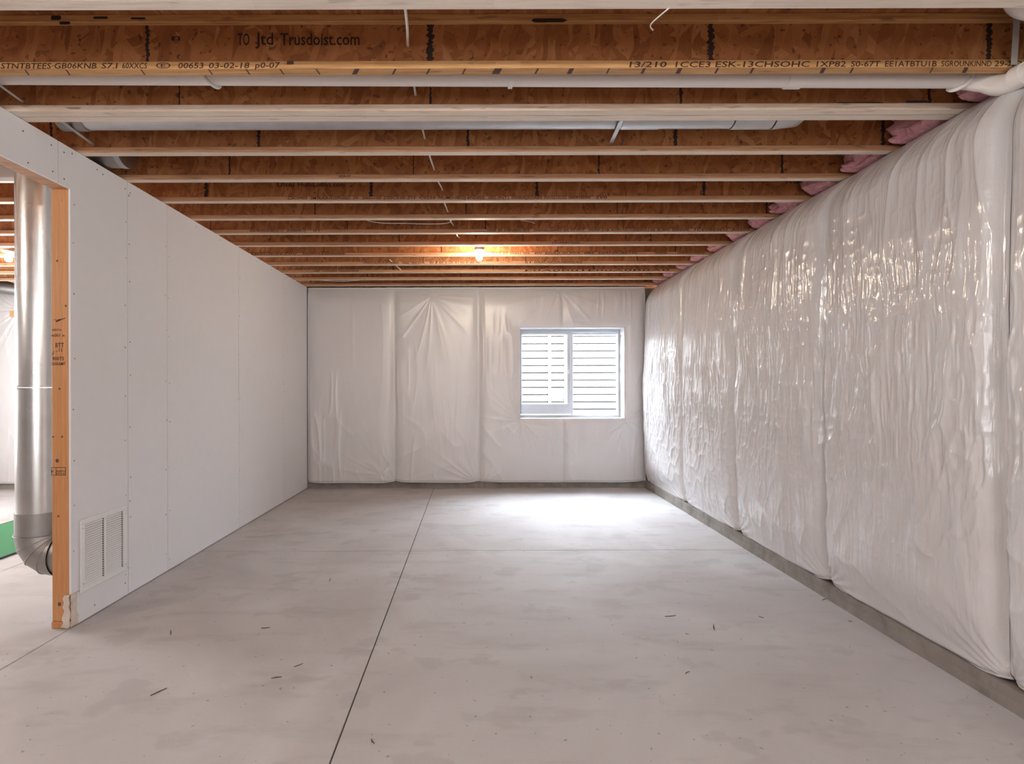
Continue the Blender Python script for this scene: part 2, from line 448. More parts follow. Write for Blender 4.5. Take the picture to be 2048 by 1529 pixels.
def panel(poly, nm='drywall_panel'):
    return prism(nm, poly, 'x', XB, XL, M['drywall'], wl, .0012)
TOP = ZJ-.003; BOT = .007; q = .0023
panel([(-4.2,BOT),(.88,BOT),(.88,2.52),(.9,TOP),(-4.2,TOP)])
panel([(.9+q,2.512),(2.95-q,2.512),(2.95-q,TOP),(.9+q,TOP)])
panel([(2.95+q,2.512),(3.036,2.512),(3.036,.196),(3.533-q,.186),(3.533-q,TOP),(2.95+q,TOP)])
# lower strip of the first panel, broken away at its left end
jag = [(3.092,BOT),(3.088,.03),(3.096,.05),(3.084,.07),(3.078,.095),(3.086,.12),(3.080,.145),(3.085,.165),(3.082,.192)]
panel([(3.533-q,BOT)]+[(3.533-q,.183)]+jag[::-1])
panel([(3.533+q,BOT),(3.984-q,BOT),(3.984-q,TOP),(3.533+q,TOP)])
panel([(3.984+q,BOT),(5.18-q,BOT),(5.18-q,TOP),(3.984+q,TOP)])
panel([(5.18+q,BOT),(6.373-q,BOT),(6.373-q,TOP),(5.18+q,TOP)])
panel([(6.373+q,BOT),(7.262,BOT),(7.262,TOP),(6.373+q,TOP)])
box('drywall_panel', SX0-.0127, SX0-.0002, 3.08, 7.26, .012, 2.74, M['drywall'], wl)   # back face
# torn gypsum core where paper is broken off
n = 26; v = []; f = []
for i in range(n+1):
    z = BOT+(.193-BOT)*i/n
    yl = 3.037+.008*vn(i*.9, 0, 4); yr = float(np.interp(z, [p[1] for p in jag], [p[0] for p in jag]))+.004
    for k in range(7):
        t = k/6; y = yl+(yr-yl)*t
        v.append((XB+.0105*(.35+.65*t)+.003*(vn(y*260, z*160, 1)-.5)+.0012, y, z))
for i in range(n):
    for k in range(6): f.append((i*7+k, i*7+k+1, (i+1)*7+k+1, (i+1)*7+k))
mk('torn_edge', v, [x[::-1] for x in f], M['gypsum'], wl, True)
jg = [(-2.372,.012),(-2.332,.004),(-2.322,.02),(-2.326,.05),(-2.320,.085),(-2.329,.12),(-2.324,.15),(-2.330,.178),(-2.322,.196),(-2.352,.193),(-2.362,.176),(-2.353,.150),(-2.364,.125),(-2.351,.105),(-2.361,.082),(-2.368,.055),(-2.357,.035)]
prism('torn_chunk', jg, 'y', 3.0265, 3.0355, M['gypsum'], wl, .001)
v = []; f = []
def dot(vs, fs, y, z, r, x=XL+.0006):
    b = len(vs)
    for k in range(8):
        a = 2*math.pi*k/8; vs.append((x, y+r*math.cos(a), z+r*math.sin(a)))
    vs.append((x+.0008, y, z))
    for k in range(8): fs.append((b+k, b+(k+1)%8, b+8))
for ys, st in ((3.06, .29), (3.51, .3), (3.552, .31), (3.966, .33), (4.005, .33), (5.165, .37), (5.198, .37), (6.36, .4), (6.39, .4)):
    z = .1+R.random()*.1
    while z < 2.7:
        if not (ys < 3.08 and z < .24): dot(v, f, ys+R.uniform(-.008,.008), z+R.uniform(-.05,.05), R.uniform(.0032,.0052))
        z += st
for y, z in ((2.9,2.70),(2.91,2.56),(2.99,2.70),(2.99,2.55),(2.72,2.69),(2.75,2.54),(3.25,2.71),(3.3,2.7),(3.05,2.72),(4.4,2.71),(4.8,2.71),(5.6,2.71),(6.0,2.71),
             (3.22,.06),(3.5,.09),(3.2,.19),(3.55,.62),(3.56,2.68),(3.545,2.66),(3.51,2.69)):
    dot(v, f, y, z, .0048)
sh = mk('screw_heads', v, f, M['screw'], wl); sh['kind'] = 'stuff'

# ------------------------------------------------------------------ printed lettering
def text(name, s, x0, x1, ybase, hpx, Y, m, parent, shear=0.0):
    pos = 0
    for wd in s.split(' '):                            # one printed word, one part
        if wd.strip(): word(name, wd, x0+(x1-x0)*pos/len(s), x0+(x1-x0)*(pos+len(wd))/len(s), ybase, hpx, Y, m, parent, shear)
        pos += len(wd)+1
def word(name, s, x0, x1, ybase, hpx, Y, m, parent, shear=0.0):
    """flat printed lettering on a face looking at -Y, fitted between pixels x0..x1 at depth Y"""
    cu = bpy.data.curves.new(name, 'FONT'); cu.body = s; cu.size = 1; cu.shear = shear; cu.offset = .012; cu.resolution_u = 2
    to = bpy.data.objects.new('tmp_text', cu); COL.objects.link(to)
    bpy.context.view_layer.update()
    me = bpy.data.meshes.new_from_object(to.evaluated_get(bpy.context.evaluated_depsgraph_get()))
    bpy.data.objects.remove(to); bpy.data.curves.remove(cu)
    if not me.vertices: return None
    co = np.array([v.co[:] for v in me.vertices]); mn = co.min(0); mxx = co.max(0)
    a = P(x0, ybase, Y); b = P(x1, ybase, Y); H = hpx*Y/F
    o0 = origin(parent)
    for vtx in me.vertices:
        vtx.co = Vector((a.x+(vtx.co.x-mn[0])/(mxx[0]-mn[0])*(b.x-a.x), Y, a.z+(vtx.co.y-max(mn[1],-.05))/.72*H))-o0
    me.materials.clear(); me.materials.append(m)
    o = bpy.data.objects.new(name, me); COL.objects.link(o); o.parent = parent
    return o
# writing and stamp on the jamb stud
yt = 3.0393
for s, a, b, y, h in (('~r',108,122,641,7),('adri1n',104,123,660,5),('m001 m',103,129,672,6),('BTT',111,128,693,9),('. . 11',106,124,702,8),('800TS',105,128,719,7),('DISRAMT',104,131,729,6),
                      ('E  NORTH',103,129,943,4),('S-P-F KD',112,129,948,4)):
    text('handwriting', s, a, b, y, h, yt, M['ink_brown'], jamb)
for (x0,x1,y0,y1) in ((102,131,933,934),(102,131,948.5,949.5),(102,103,933,949),(130,131,933,949),(111,112,933,949)):
    a = P(x0,y1,yt); b = P(x1,y0,yt); box('stamp_line', a.x,b.x,yt-.0001,yt+.0002,a.z,b.z,M['ink_brown'],jamb)
a = P(112,643,yt); b = P(131,635,yt)
mk('pencil_stroke', [(a.x,yt,a.z),(b.x,yt,b.z),(b.x,yt,b.z+.004),(a.x,yt,a.z+.008)], [(0,1,2,3)], M['ink_brown'], jamb)
for x, y, r in ((119,776,4),(106,872,4),(124,872,4),(114,920,7),(116,1031,4),(118,1207,7),(115,520,4),(132,610,4)):
    c = P(x,y,yt); rr = r*.5*yt/F
    mk('knot', [(c.x+rr*math.cos(k*.7854), yt-.0002, c.z+rr*1.2*math.sin(k*.7854)) for k in range(8)], [tuple(range(8))], M['dirt'], jamb)

# ------------------------------------------------------------------ return grille
gy0, gy1, gz0, gz1 = 3.098, 3.500, .178, .602
gr = empty('return_grille', (XL, (gy0+gy1)/2, gz0), 'white louvered air return grille screwed low on the drywall beside the doorway', 'air grille')
fw = .030
def gbar(nm, y0,y1,z0,z1,x1=XL+.012): return box(nm, XL+.0005, x1, y0,y1,z0,z1, M['white_paint'], gr, .0025)
gbar('frame_rail', gy0, gy1, gz0, gz0+fw); gbar('frame_rail', gy0, gy1, gz1-fw, gz1)
gbar('frame_stile', gy0, gy0+fw, gz0+fw, gz1-fw); gbar('frame_stile', gy1-fw, gy1, gz0+fw, gz1-fw)
ym = (gy0+gy1)/2+.004; gbar('center_bar', ym-.009, ym+.009, gz0+fw, gz1-fw, XL+.010)
box('backing', XL+.0004, XL+.0010, gy0+fw, gy1-fw, gz0+fw, gz1-fw, M['dark_gap'], gr)
nl = 26; pitch = (gz1-gz0-2*fw)/nl
for y0, y1 in ((gy0+fw, ym-.009), (ym+.009, gy1-fw)):
    vs = [(XL+.0014,y0,-.0030),(XL+.0090,y0,-.0120),(XL+.0100,y0,-.0106),(XL+.0024,y0,-.0016)]
    vs += [(a,y1-.011,c) for a,_,c in vs]
    first = None
    for i in range(nl):
        z = gz0+fw+pitch*(i+1)-.0016
        if first is None:
            first = mk('louver', [(a,b,c+z) for a,b,c in vs], [(0,1,2,3),(7,6,5,4),(0,4,5,1),(1,5,6,2),(2,6,7,3),(3,7,4,0)], M['white_paint'], gr); z00 = z
        else:
            o = first.copy(); COL.objects.link(o); o.location = first.location+Vector((0,0,z-z00))
for y, z in ((gy0+.014, gz1-.05), (gy1-.014, gz0+.04), (gy0+.014, gz0+.05), (gy1-.014, gz1-.05)):
    tube('screw', [(XL+.0118,y,z),(XL+.0135,y,z)], .004, M['galv'], gr, 8)

# ------------------------------------------------------------------ I-joists
FW, FH, JD = .052, .033, .235
JX0, JX1 = -7.15, 2.66
ORD = ['first','second','third','fourth','fifth','sixth','seventh','eighth','ninth','tenth','eleventh','twelfth','thirteenth','fourteenth']
JOINT = {1:[-.9,.32,1.54],2:[-1.43,-.2,1.02,2.23],3:[-1.488,-.23,1.025,2.27],4:[-1.28,-.05,1.17,2.39],5:[-1.64,-.418,.813,2.03],6:[-2.0,-.78,.448,1.685],
         7:[-1.32,-.086,1.149,2.37],8:[-1.156,.08,1.308],9:[-2.0,-.75,.45,1.69],10:[-1.6,-.37,.85,2.08],11:[-1.9,-.6,.55,1.8],12:[-2.1,-1.0,.2,1.4],13:[-1.4,-.2,1.0],14:[-1.7,-.5,.7,1.9]}
flange_mesh = {}
JO = {}; BF = {}
def joist(n, yb, label, mat, joints, wide_ink=.006):
    yc = yb-FW/2
    t = empty('i_joist', (0, yc, ZJ), label, 'joist', 'wooden I-joists overhead')
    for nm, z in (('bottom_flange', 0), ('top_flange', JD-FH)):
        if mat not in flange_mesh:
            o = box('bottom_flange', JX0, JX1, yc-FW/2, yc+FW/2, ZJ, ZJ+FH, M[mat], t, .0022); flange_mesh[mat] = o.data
            o.data.materials.append(M['flange_yellow' if mat == 'flange_yellow' else 'veneer_lit'])
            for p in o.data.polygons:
                if abs(p.normal.z) > .9: p.material_index = 1  # flat faces take the tone that paints in floor bounce
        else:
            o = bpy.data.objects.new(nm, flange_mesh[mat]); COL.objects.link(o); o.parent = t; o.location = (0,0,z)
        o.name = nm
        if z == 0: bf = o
    js = sorted(joints); lo = js[0]; hi = js[-1]
    while lo-1.22 > JX0+.2: lo -= 1.22; js = [lo]+js
    while hi+1.22 < JX1-.1: hi += 1.22; js = js+[hi]
    e = [JX0]+js+[JX1]
    wt = .005
    for i in range(len(e)-1):
        box('web_panel', e[i]+.0018, e[i+1]-.0018, yc-wt, yc+wt, ZJ+FH-.006, ZJ+JD-FH+.006, M['osb'], t)
    for x in js:      # dark glued joint bleeding over the web edges
        wd = wide_ink*R.uniform(.6,1.5); v = []; f = []; m = 22
        for k in range(m+1):
            z = ZJ+FH+(JD-2*FH)*k/m
            v += [(x-wd*(.35+1.1*R.random()), yc-wt-.0006, z), (x+wd*(.35+1.1*R.random()), yc-wt-.0006, z)]
        for k in range(m): f.append((2*k,2*k+1,2*k+3,2*k+2))
        mk('web_joint', v, f, M['ink'], t)
    JO[n] = t; BF[n] = bf
    return t
def yb(n): return 1.939+.4064*(n-1)
feat = {1:'pale wooden I-joist crossing nearest the camera at the top edge',
        2:'yellowish wooden I-joist with long printed lettering above the white pipe',
        4:'wooden I-joist just behind the round sheet-metal duct, fourth from the camera',
        5:'wooden I-joist beyond the pair, fifth row counted from the camera'}
for n in range(1, 15):
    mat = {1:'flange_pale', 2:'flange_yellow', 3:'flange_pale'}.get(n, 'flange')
    wi = {2:.011,3:.006,4:.008,5:.006,6:.010,7:.005}.get(n, .004)
    if n == 3:
        joist(3, yb(3)-FW-.003, 'front joist of the weathered doubled pair behind the white pipe', mat, JOINT[3], wi)
        joist(33, yb(3), 'rear joist of the weathered doubled pair, against the round duct', mat, [x+.35 for x in JOINT[3]], wi)
    else:
        lab = feat.get(n, 'wooden I-joist with brown strand-board web, %s row counted from the camera' % ORD[n-1])
        if n == 14: lab = 'last wooden I-joist, right against the back wall'
        joist(n, yb(n), lab, mat, JOINT[n], wi)

BACK = ['first','second','third','fourth','fifth','sixth']
for k in range(6):
    joist(-k, yb(-k), 'wooden I-joist overhead behind the frame top, %s row back' % BACK[k], 'flange', [-.9+.3*k, .32+.3*k], .004)
# lettering on the joists
Y2 = yb(2)-FW-.0006
for s, a, b in (('STNTBTEES·GB06KNB',3,195),('S7.I 60XXCS',204,296),('00653 03-02-18 p0-07',358,562),('13/210',1260,1335),('1CCE3',1352,1423),('ESK-13CHSOHC',1432,1622),
                ('1XP82',1634,1693),('S0-67T',1703,1763),('EE1ATBTU1B',1771,1875),('SGROUNKINND',1884,1985),('29-XD',1990,2046)):
    text('printed_text', s, a, b, 135.5, 11.5, Y2, M['ink_brown'], BF[2], .12)
v = []; f = []
for k in range(20):
    a = 2*math.pi*k/20
    for r in (1, .8): c = P(328+14.5*r*math.cos(a), 129.5-6*r*math.sin(a), Y2); v.append(tuple(c))
for k in range(20): f.append((2*k, 2*((k+1)%20), 2*((k+1)%20)+1, 2*k+1))
mk('printed_mark', v, f, M['ink_brown'], BF[2])
text('printed_text', 'E', 323, 333, 133, 7, Y2, M['ink_brown'], BF[2])
Yw = yb(2)-FW/2-.0058
text('printed_text', 'TO Jtd', 477, 548, 90, 25, Yw, M['ink'], JO[2]); text('printed_text', 'Trusdoist.com', 562, 721, 90, 25, Yw, M['ink'], JO[2])
text('printed_text', 'n', 345, 362, 80, 14, Yw, M['ink'], JO[2])
# measuring ticks and dirty smears on the second joist
def smear(n, x0, x1, y0, y1, skew=0, m='ink', Y=None):
    Y = Y or yb(n)-FW-.0006
    pts = [P(x0+skew,y0,Y),P(x1+skew,y0,Y),P(x1+(x1-x0)*.15,(y0+y1)/2,Y),P(x1,y1,Y),P(x0,y1,Y),P(x0-(x1-x0)*.1,(y0+y1)/2,Y)]
    mk('ink_smear', [tuple(p) for p in pts], [(0,5,4,3,2,1)], M[m], BF[n])
Yub = Y2
def tick(x, wd, skew):                              # measuring tick on the underside of the second joist
    q4 = []
    for px, py in ((x+skew, 137), (x+wd+skew, 137), (x+wd, 148), (x, 148)):
        Y = F*(ZJ-HC)/(CY-py); q4.append(((px-CX)*Y/F, Y, ZJ-.0006))
    mk('tick_mark', q4, [(0,1,2,3)], M['ink_faint'], BF[2])
for x in (58,140,290,425,500,568,640): tick(x, 3, -8)
for x, wd in ((705,10),(785,4),(853,4),(925,3),(985,15),(1070,4),(1135,9),(1213,3),(1282,6),(1352,9),(1430,4),(1500,5),(1640,8),(1700,4),(1860,3),(1925,8)):
    tick(x, wd, 6)
smear(2, 576, 588, 121, 128, 0, 'ink_faint')
pz = P(993,134.5,Y2); p2 = P(1043,122,Y2)
box('flange_patch', pz.x, p2.x, Y2-.0008, Y2+.002, pz.z, p2.z, M['pale_block'], BF[2])
for x0,x1,y0,y1 in ((105,122,29,38),(122,140,41,47),(190,215,31,36),(265,290,33,37),(1070,1128,37,45)):
    smear(2, x0, x1, y0, y1, 0, 'ink')
smear(3, 1680, 1760, 206, 212, 0, 'ink', yb(3)-2*FW-.0017); smear(3, 1815, 1855, 203, 208, 0, 'ink', yb(3)-2*FW-.0017)
# smaller printing on the further joists
def ptxt(n, items, hp, m='ink_brown'):
    Y = yb(n)-FW-.0006
    z = ZJ+FH*.30
    for s, a, b in items:
        py = CY-(z-HC)*F/Y
        text('printed_text', s, a, b, py, hp, Y, M[m], BF[n], .1)
ptxt(5, [('3EJA-07',678,703)], 5)
ptxt(6, [('C0C0903',576,615),('SM7KA0US2SPH0ED EW',622,718),('0A0-—05 D00C0.05-Z15',726,832),('C0250',840,872),('P0UMD-0850J-BND000',877,970),('00S-0NT1 000B0EJSOAE0',978,1085),('P2C0210C02 000X1EEI00',1090,1182),('2V0',1192,1215)], 6)
Yw6 = yb(6)-FW/2-.0058
text('printed_text', 'Ultni', 555, 590, 373, 9, Yw6, M['ink'], JO[6]); text('printed_text', 'HuilcLodikt.com', 597, 691, 373, 9, Yw6, M['ink'], JO[6]); text('printed_text', 'PrilKpn', 1573, 1620, 370, 8, Yw6, M['ink'], JO[6])
ptxt(8, [('S0A7B1E55R08EA0-12',500,568),('0UEB005-1J',574,612),('UA 0',628,640),('1A5B B0 E0BN0E0S1BRB',976,1060),('S0NB0H0A1NIAR0D0 E0A 00F1S0CA',1068,1170),('00A0-S1B KU0110U',1178,1260),('100E0NU-05 BUB00',1262,1340),('0000L 1CE0BE0D1 A0S00',1345,1500)], 5)
ptxt(9, [('1AU0EB1T0S5',1105,1160)], 4)
ptxt(10, [('EB0C0-05Z0V',502,596),('A00S0N10-KA0WN0B08',605,690),('B1 0 E0 50A51 N0A',985,1060),('B0 E0A0-0UI5A 0BE E0AN0U8E1S0',1070,1275),('0E0A0B0',1310,1335),('0A0E0E01U0BEA0',1355,1410)], 4)
ptxt(11, [('1N05A0RA0F0EB0',728,797),('00 8E0A',805,850),('B0 1 E0 5 U0 A1 N0 E B0 A0',860,960),('S1 0A0U0E0A0B00EA0',1050,1165)], 4)
ptxt(12, [('UA0 ·1N0A0E0-1A0S0A0B0A',628,718),('E0A0B01E00A0B0A0',1050,1340)], 3.4)

# ------------------------------------------------------------------ plastic-faced insulation blankets
def grid_mesh(name, X, Y, Z, m, parent=None, mask=None, flip=False):
    r, c = X.shape
    v = np.stack([X, Y, Z], -1).reshape(-1, 3)
    i = np.arange(r*c).reshape(r, c)
    q4 = np.stack([i[:-1,:-1], i[:-1,1:], i[1:,1:], i[1:,:-1]], -1)
    if flip: q4 = q4[..., ::-1]
    if mask is not None: q4 = q4[mask]
    return mk(name, v, q4.reshape(-1, 4), m, parent, True)

def right_offset(Y, Z, y0, y1, seed, zb):
    ds = np.minimum(Y-y0, y1-Y)                      # distance to a seam
    seam = 1-np.exp(-(np.maximum(ds-.016, 0)/.030)**1.4)
    low = sstep(.06, .40, Z)
    bul = .022+.050*seam*(.30+.70*low)+.022*(4*ds*((y1-y0)-ds)/(y1-y0)**2)*low
    midw = np.exp(-((Z-1.40)/.62)**2); up = sstep(1.5, 2.2, Z)
    warp = .09*(vn(Y*3, Z*1.3, seed)-.5)+.030*(vn(Y*8, Z*4, seed+1)-.5)+.010*(vn(Y*20, Z*9, seed+7)-.5)
    a = Y+warp
    fold = .016*ridge(a*4.5, Z*.6, seed+2, 3.0)*(.25+.75*vn(Y*2.3, Z*1.2, seed+3))
    fold += .0130*ridge(a*12, Z*1.5, seed+4, 2.2)*(.30+.70*midw)*(.35+.65*vn(Y*5, Z*2.4, seed+14))
    fold += .0100*ridge(a*24, Z*3.2, seed+5, 1.7)*(.12+.88*midw)*(.3+.7*vn(Y*7, Z*4, seed+15))
    fold += .0052*ridge(a*46, Z*7, seed+6, 1.5)*(.10+.90*midw)
    # long slanting pulls hanging from the head
    b = Y+.34*(2.7-Z)*(vn(Y*1.7, 0*Y, seed+21)-.5)
    fold += .012*ridge(b*6.5+1.5*vn(Y*2,Z*1.5,seed+33), Z*.35, seed+16, 3.0)*up*(.2+.8*vn(Y*3,Z*1.5,seed+34))
    crum = .009*ridge(Y*6+Z*3.2, Z*4-Y*2, seed+6, 2.5)*(1-sstep(.5, 1.2, Z))
    crum += .0060*ridge(Y*15+Z*4, Z*8, seed+8, 2)*sstep(.5,.8,Z)*(1-sstep(1.0,1.5,Z))
    crum += .0030*ridge(Y*24, Z*16, seed+18, 1.6)*(.3+.7*vn(Y*3,Z*3,seed+19))
    g = 0
    for yc in (y0, y1):                               # gathers converging on the seam feet
        d = Y-yc; h = np.maximum(Z-zb, .02)
        ang = np.arctan2(d, h)
        g = g+.007*np.exp(-h/.45)*np.exp(-(np.abs(d)/.32)**2)*(.5+.5*np.sin(ang*24+seed))
    edge = sstep(0, .05, ds)*.85+.15
    return bul+1.35*(fold+crum)*edge*(.3+.7*sstep(.08,.35,Z))+g*edge

def right_blanket(y0, y1, label, seed, nu=300, nz=360):
    t = empty('insulation_blanket', (float(xk((y0+y1)/2)), (y0+y1)/2, .09), label, 'insulation', 'plastic-faced insulation blankets on the walls')
    yy = np.linspace(y0, y1, nu); s = np.linspace(0, 1, nz)
    Yg, S = np.meshgrid(yy, s)
    u = (Yg-y0)/(y1-y0)
    zb = .078+.040*np.abs(2*u-1)**5+.010*(vn(Yg*3, 0*Yg, seed+9)-.5)
    zt = 2.742
    Z = zb+(zt-zb)*S
    off = right_offset(Yg, Z, y0, y1, seed, zb)
    xtop = 2.455; xm = xk(Yg)+.050
    rec = .10*sstep(1.7, 2.5, Z)+.90*np.clip((Z-2.46)/(zt-2.46), 0, 1)**2.0
    X = xm-off*(1-.75*rec)-.0*rec
    X = X+(xtop-xm)*rec
    # hem: bottom edge tucks back towards the kerb
    X = X+.030*np.exp(-((Z-zb)/.016)**2)*(1-.4*np.abs(2*u-1)**6)
    sh = grid_mesh('plastic_facing', X, Yg, Z, M['plastic'], t, flip=False)
    # folded hem along the foot and stapled strip along the head
    hem = [(X[1,i]-.004, yy[i], zb[0,i]+.006) for i in range(0, nu, 6)]
    tube('hem', hem, .0055, M['plastic_soft'], t, 8)
    top = [(xtop+.002, y, zt+.001) for y in np.linspace(y0, y1, 12)]
    tube('staple_strip', top, .006, M['plastic_soft'], t, 8)
    return t, X, Yg, Z
def nail_cap(parent, x, y, z, nrm):
    if nrm == 'x': pts = [(x+.01,y,z),(x-.004,y,z)]
    else: pts = [(x,y+.01,z),(x,y-.004,z)]
    tube('nail_cap', pts, .013, M['pvc_clear'], parent, 12)
RS = [1.08, 2.275, 3.445, 4.64, 5.85, 7.245]
RL = {1.08:'nearest plastic-faced insulation blanket on the right wall, cut by the frame edge',
      2.275:'widest-looking wrinkled plastic insulation blanket on the right wall, with the warm lamp glint',
      3.445:'crinkled shiny plastic insulation blanket in the middle of the right wall',
      4.64:'plastic insulation blanket on the right wall, second from the back corner',
      5.85:'plastic insulation blanket on the right wall reaching the back corner'}
for i in range(5):
    y0, y1 = RS[i], RS[i+1]
    t, X, Yg, Z = right_blanket(y0, y1, RL[y0], 11+i*7)
    nail_cap(t, float(X[6,3]), y0+.012, float(Z[6,3])+.02, 'x')
# seam fins: overlapping flaps between two right-hand blankets belong to the blanket on their far side
def plug(): pass

def back_offset(Xg, Z, x0, x1, seed, corners=(), seams=()):
    ds = np.minimum(Xg-x0, x1-Xg)
    for s in seams: ds = np.minimum(ds, np.abs(Xg-s)+.02)
    seam = 1-np.exp(-(np.maximum(ds-.012,0)/.05)**1.2)
    bul = .012+.036*seam
    warp = .10*(vn(Xg*3, Z*1.2, seed)-.5)
    a = Xg+warp
    f = .010*ridge(a*5, Z*.8, seed+1, 3)*vn(Xg*1.6, Z*1.3, seed+2)
    f += .007*ridge(a*13, Z*1.6, seed+3, 2.2)*sstep(.5,.75,vn(Xg*1.3, Z*1.1, seed+4))*2
    f += .008*ridge(Xg*3.2+Z*2.6, Z*2.2-Xg*1.5, seed+5, 3)*(1-sstep(.5,1.2,Z))
    g = 0
    for (cx, cz, sz, amp, k) in corners:
        d = np.hypot(Xg-cx, Z-cz); th = np.arctan2(Z-cz, Xg-cx)
        g = g+amp*np.exp(-d/sz)*sstep(.0,.06,d)*(ridge(th*k/3.1+d*.4, d*.8, seed+int(k), 1.6))
    edge = sstep(0,.04,ds)*.8+.2
    return bul+(.8*f+.6*g)*edge
def back_blanket(x0, x1, label, seed, hole=None, corners=(), seams=(), nu=170, nz=230, lip=True):
    t = empty('insulation_blanket', ((x0+x1)/2, 7.26, .09), label, 'insulation', 'plastic-faced insulation blankets on the walls')
    xs = np.linspace(x0, x1, nu); zs0 = np.linspace(.076, 2.742, nz)
    if hole:
        hx0, hx1, hz0, hz1 = hole
        for v in (hx0, hx1): xs[np.argmin(np.abs(xs-v))] = v
        for v in (hz0, hz1): zs0[np.argmin(np.abs(zs0-v))] = v
    Xg, Zl = np.meshgrid(xs, zs0)
    u = (Xg-x0)/(x1-x0)
    sag = (.022*np.abs(2*u-1)**6+.012*(vn(Xg*2.5, 0*Xg, seed+9)-.5))*np.clip(1-(Zl-.076)/.3, 0, 1)
    Z = Zl+sag
    cs = list(corners)
    off = back_offset(Xg, Z, x0, x1, seed, cs, seams)
    top = np.clip((Z-2.45)/.29, 0, 1)**2.5
    Yg = 7.275-off*(1-top)+.02*top
    Yg = Yg+.018*np.exp(-((Zl-.076)/.016)**2)
    mask = None
    if hole:
        xc = (xs[:-1]+xs[1:])/2; zc = (zs0[:-1]+zs0[1:])/2
        ex = np.minimum(np.abs(Xg-hx0)+np.where((Z<hz0)|(Z>hz1),0,0), 9)
        inx = (xc > hx0) & (xc < hx1); inz = (zc > hz0) & (zc < hz1)
        mask = ~(inz[:,None] & inx[None,:])
        # pull the sheet back towards the opening edge
        dx = np.maximum(np.maximum(hx0-Xg, Xg-hx1), 0); dz = np.maximum(np.maximum(hz0-Z, Z-hz1), 0)
        d = np.hypot(dx, dz); Yg = Yg+.030*np.exp(-(d/.045)**1.2)
    grid_mesh('plastic_facing', Xg, Yg, Z, M['plastic_soft'], t, mask)
    hem = [(xs[i], Yg[1,i]-.003, Z[0,i]+.006) for i in range(0, nu, 6)]
    tube('hem', hem, .005, M['plastic_soft'], t, 8)
    if lip: tube('staple_strip', [(x, 7.283+.004*R.random(), 2.735+.004*R.random()) for x in np.linspace(x0, x1, 16)], .010, M['plastic_soft'], t, 8)
    nail_cap(t, x1-.012, float(Yg[4,-3]), .105, 'y')
    if hole:
        # plastic wrapped into the window reveal, slightly wavy
        n = 60
        def wrap(pts):     # pts: list of (x,z), rows along depth
            v = []; f = []; m = 6
            for i, (x, z, nx, nz2) in enumerate(pts):
                yf = 7.275
                for k in range(m+1):
                    tt = k/m; wv = .012*(vn(i*.22, tt*1.5, seed+31)-.35)*math.sin(math.pi*min(1,tt*1.2)*.9)
                    v.append((x+nx*wv, yf-.0+tt*(7.49-yf), z+nz2*wv))
            for i in range(len(pts)-1):
                for k in range(m): a = i*(m+1)+k; f.append((a, a+1, a+m+2, a+m+1))
            mk('reveal_wrap', v, f, M['plastic_soft'], t, True)
        wrap([(hx0+(hx1-hx0)*i/n, hz1, 0, -1) for i in range(n+1)])
        wrap([(hx0+(hx1-hx0)*i/n, hz0, 0, 1) for i in range(n+1)])
        wrap([(hx0, hz0+(hz1-hz0)*i/n, 1, 0) for i in range(n+1)])
        wrap([(hx1, hz0+(hz1-hz0)*i/n, -1, 0) for i in range(n+1)])
    return t
back_blanket(-2.31, -1.125, 'smooth plastic-faced insulation blanket on the back wall beside the drywall corner', 41, corners=((-1.125,.08,.4,.015,14),(-1.3,.2,.5,.01,9)))
back_blanket(-1.125, .02, 'plastic insulation blanket on the back wall left of the window, second from the drywall', 47,
             corners=((-.62,2.62,.5,.030,16),(.0,.08,.35,.015,14),(-1.1,.08,.3,.012,12)))
back_blanket(.02, 2.30, 'plastic insulation sheeting on the back wall cut around the window', 53, hole=(WX0, WX1, WZ0, WZ1),
             corners=((WX0,WZ0-.03,.33,.024,17),(WX1,WZ0-.03,.38,.030,19),(1.12,2.70,.42,.026,15),(WX1-.35,WZ1+.5,.3,.014,11),(.1,.08,.3,.012,12)), seams=(1.17,), nu=260)
back_blanket(-7.1, -5.3, 'plastic insulation sheeting on the side room far wall seen through the doorway', 59, corners=((-6.2,2.45,.7,.03,18),))
back_blanket(-5.3, -2.45, 'plastic insulation sheeting hidden behind the sheet-metal riser in the side room', 63)

# pink fibreglass stuffed in the joist bays at the right wall
for n in range(2, 14):
    y0 = yb(n)+.004; y1 = yb(n+1)-FW-.004
    if n == 2: y1 = yb(3)-2*FW-.006
    yc, hy = (y0+y1)/2, (y1-y0)/2
    nu, nv = 56, 30; v = []; f = []
    xc, hx, zc, hz = 2.52, .14, ZJ+.108, .105
    for j in range(nv+1):
        ph = math.pi*j/nv-math.pi/2
        for i in range(nu):
            th = 2*math.pi*i/nu
            e = .45
            sp = lambda c: math.copysign(abs(c)**e, c)
            dx, dy, dz = sp(math.cos(ph))*sp(math.cos(th)), sp(math.cos(ph))*sp(math.sin(th)), sp(math.sin(ph))
            nn = vn(dy*2.6+n*5, dz*2.4+dx*1.7, n)-.5; n2 = vn(dy*7+n*3, dz*6+dx*5, n+3)-.5
            x = xc+hx*dx+(-.10*nn-.05*n2)*(1 if dx < .3 else .1)
            v.append((min(x, 2.675), yc+dy*hy*(.97+.03*n2), zc+dz*hz*.96))
    for j in range(nv):
        for i in range(nu): f.append((j*nu+i, j*nu+(i+1)%nu, (j+1)*nu+(i+1)%nu, (j+1)*nu+i))
    o = mk('insulation_batt', v, f, M['pink'], None, True)
    tag(o, 'pink fibreglass tuft stuffed between the %s and %s joist rows at the right wall' % (ORD[n-1], ORD[n]), 'insulation', 'pink insulation tufts in the joist bays')

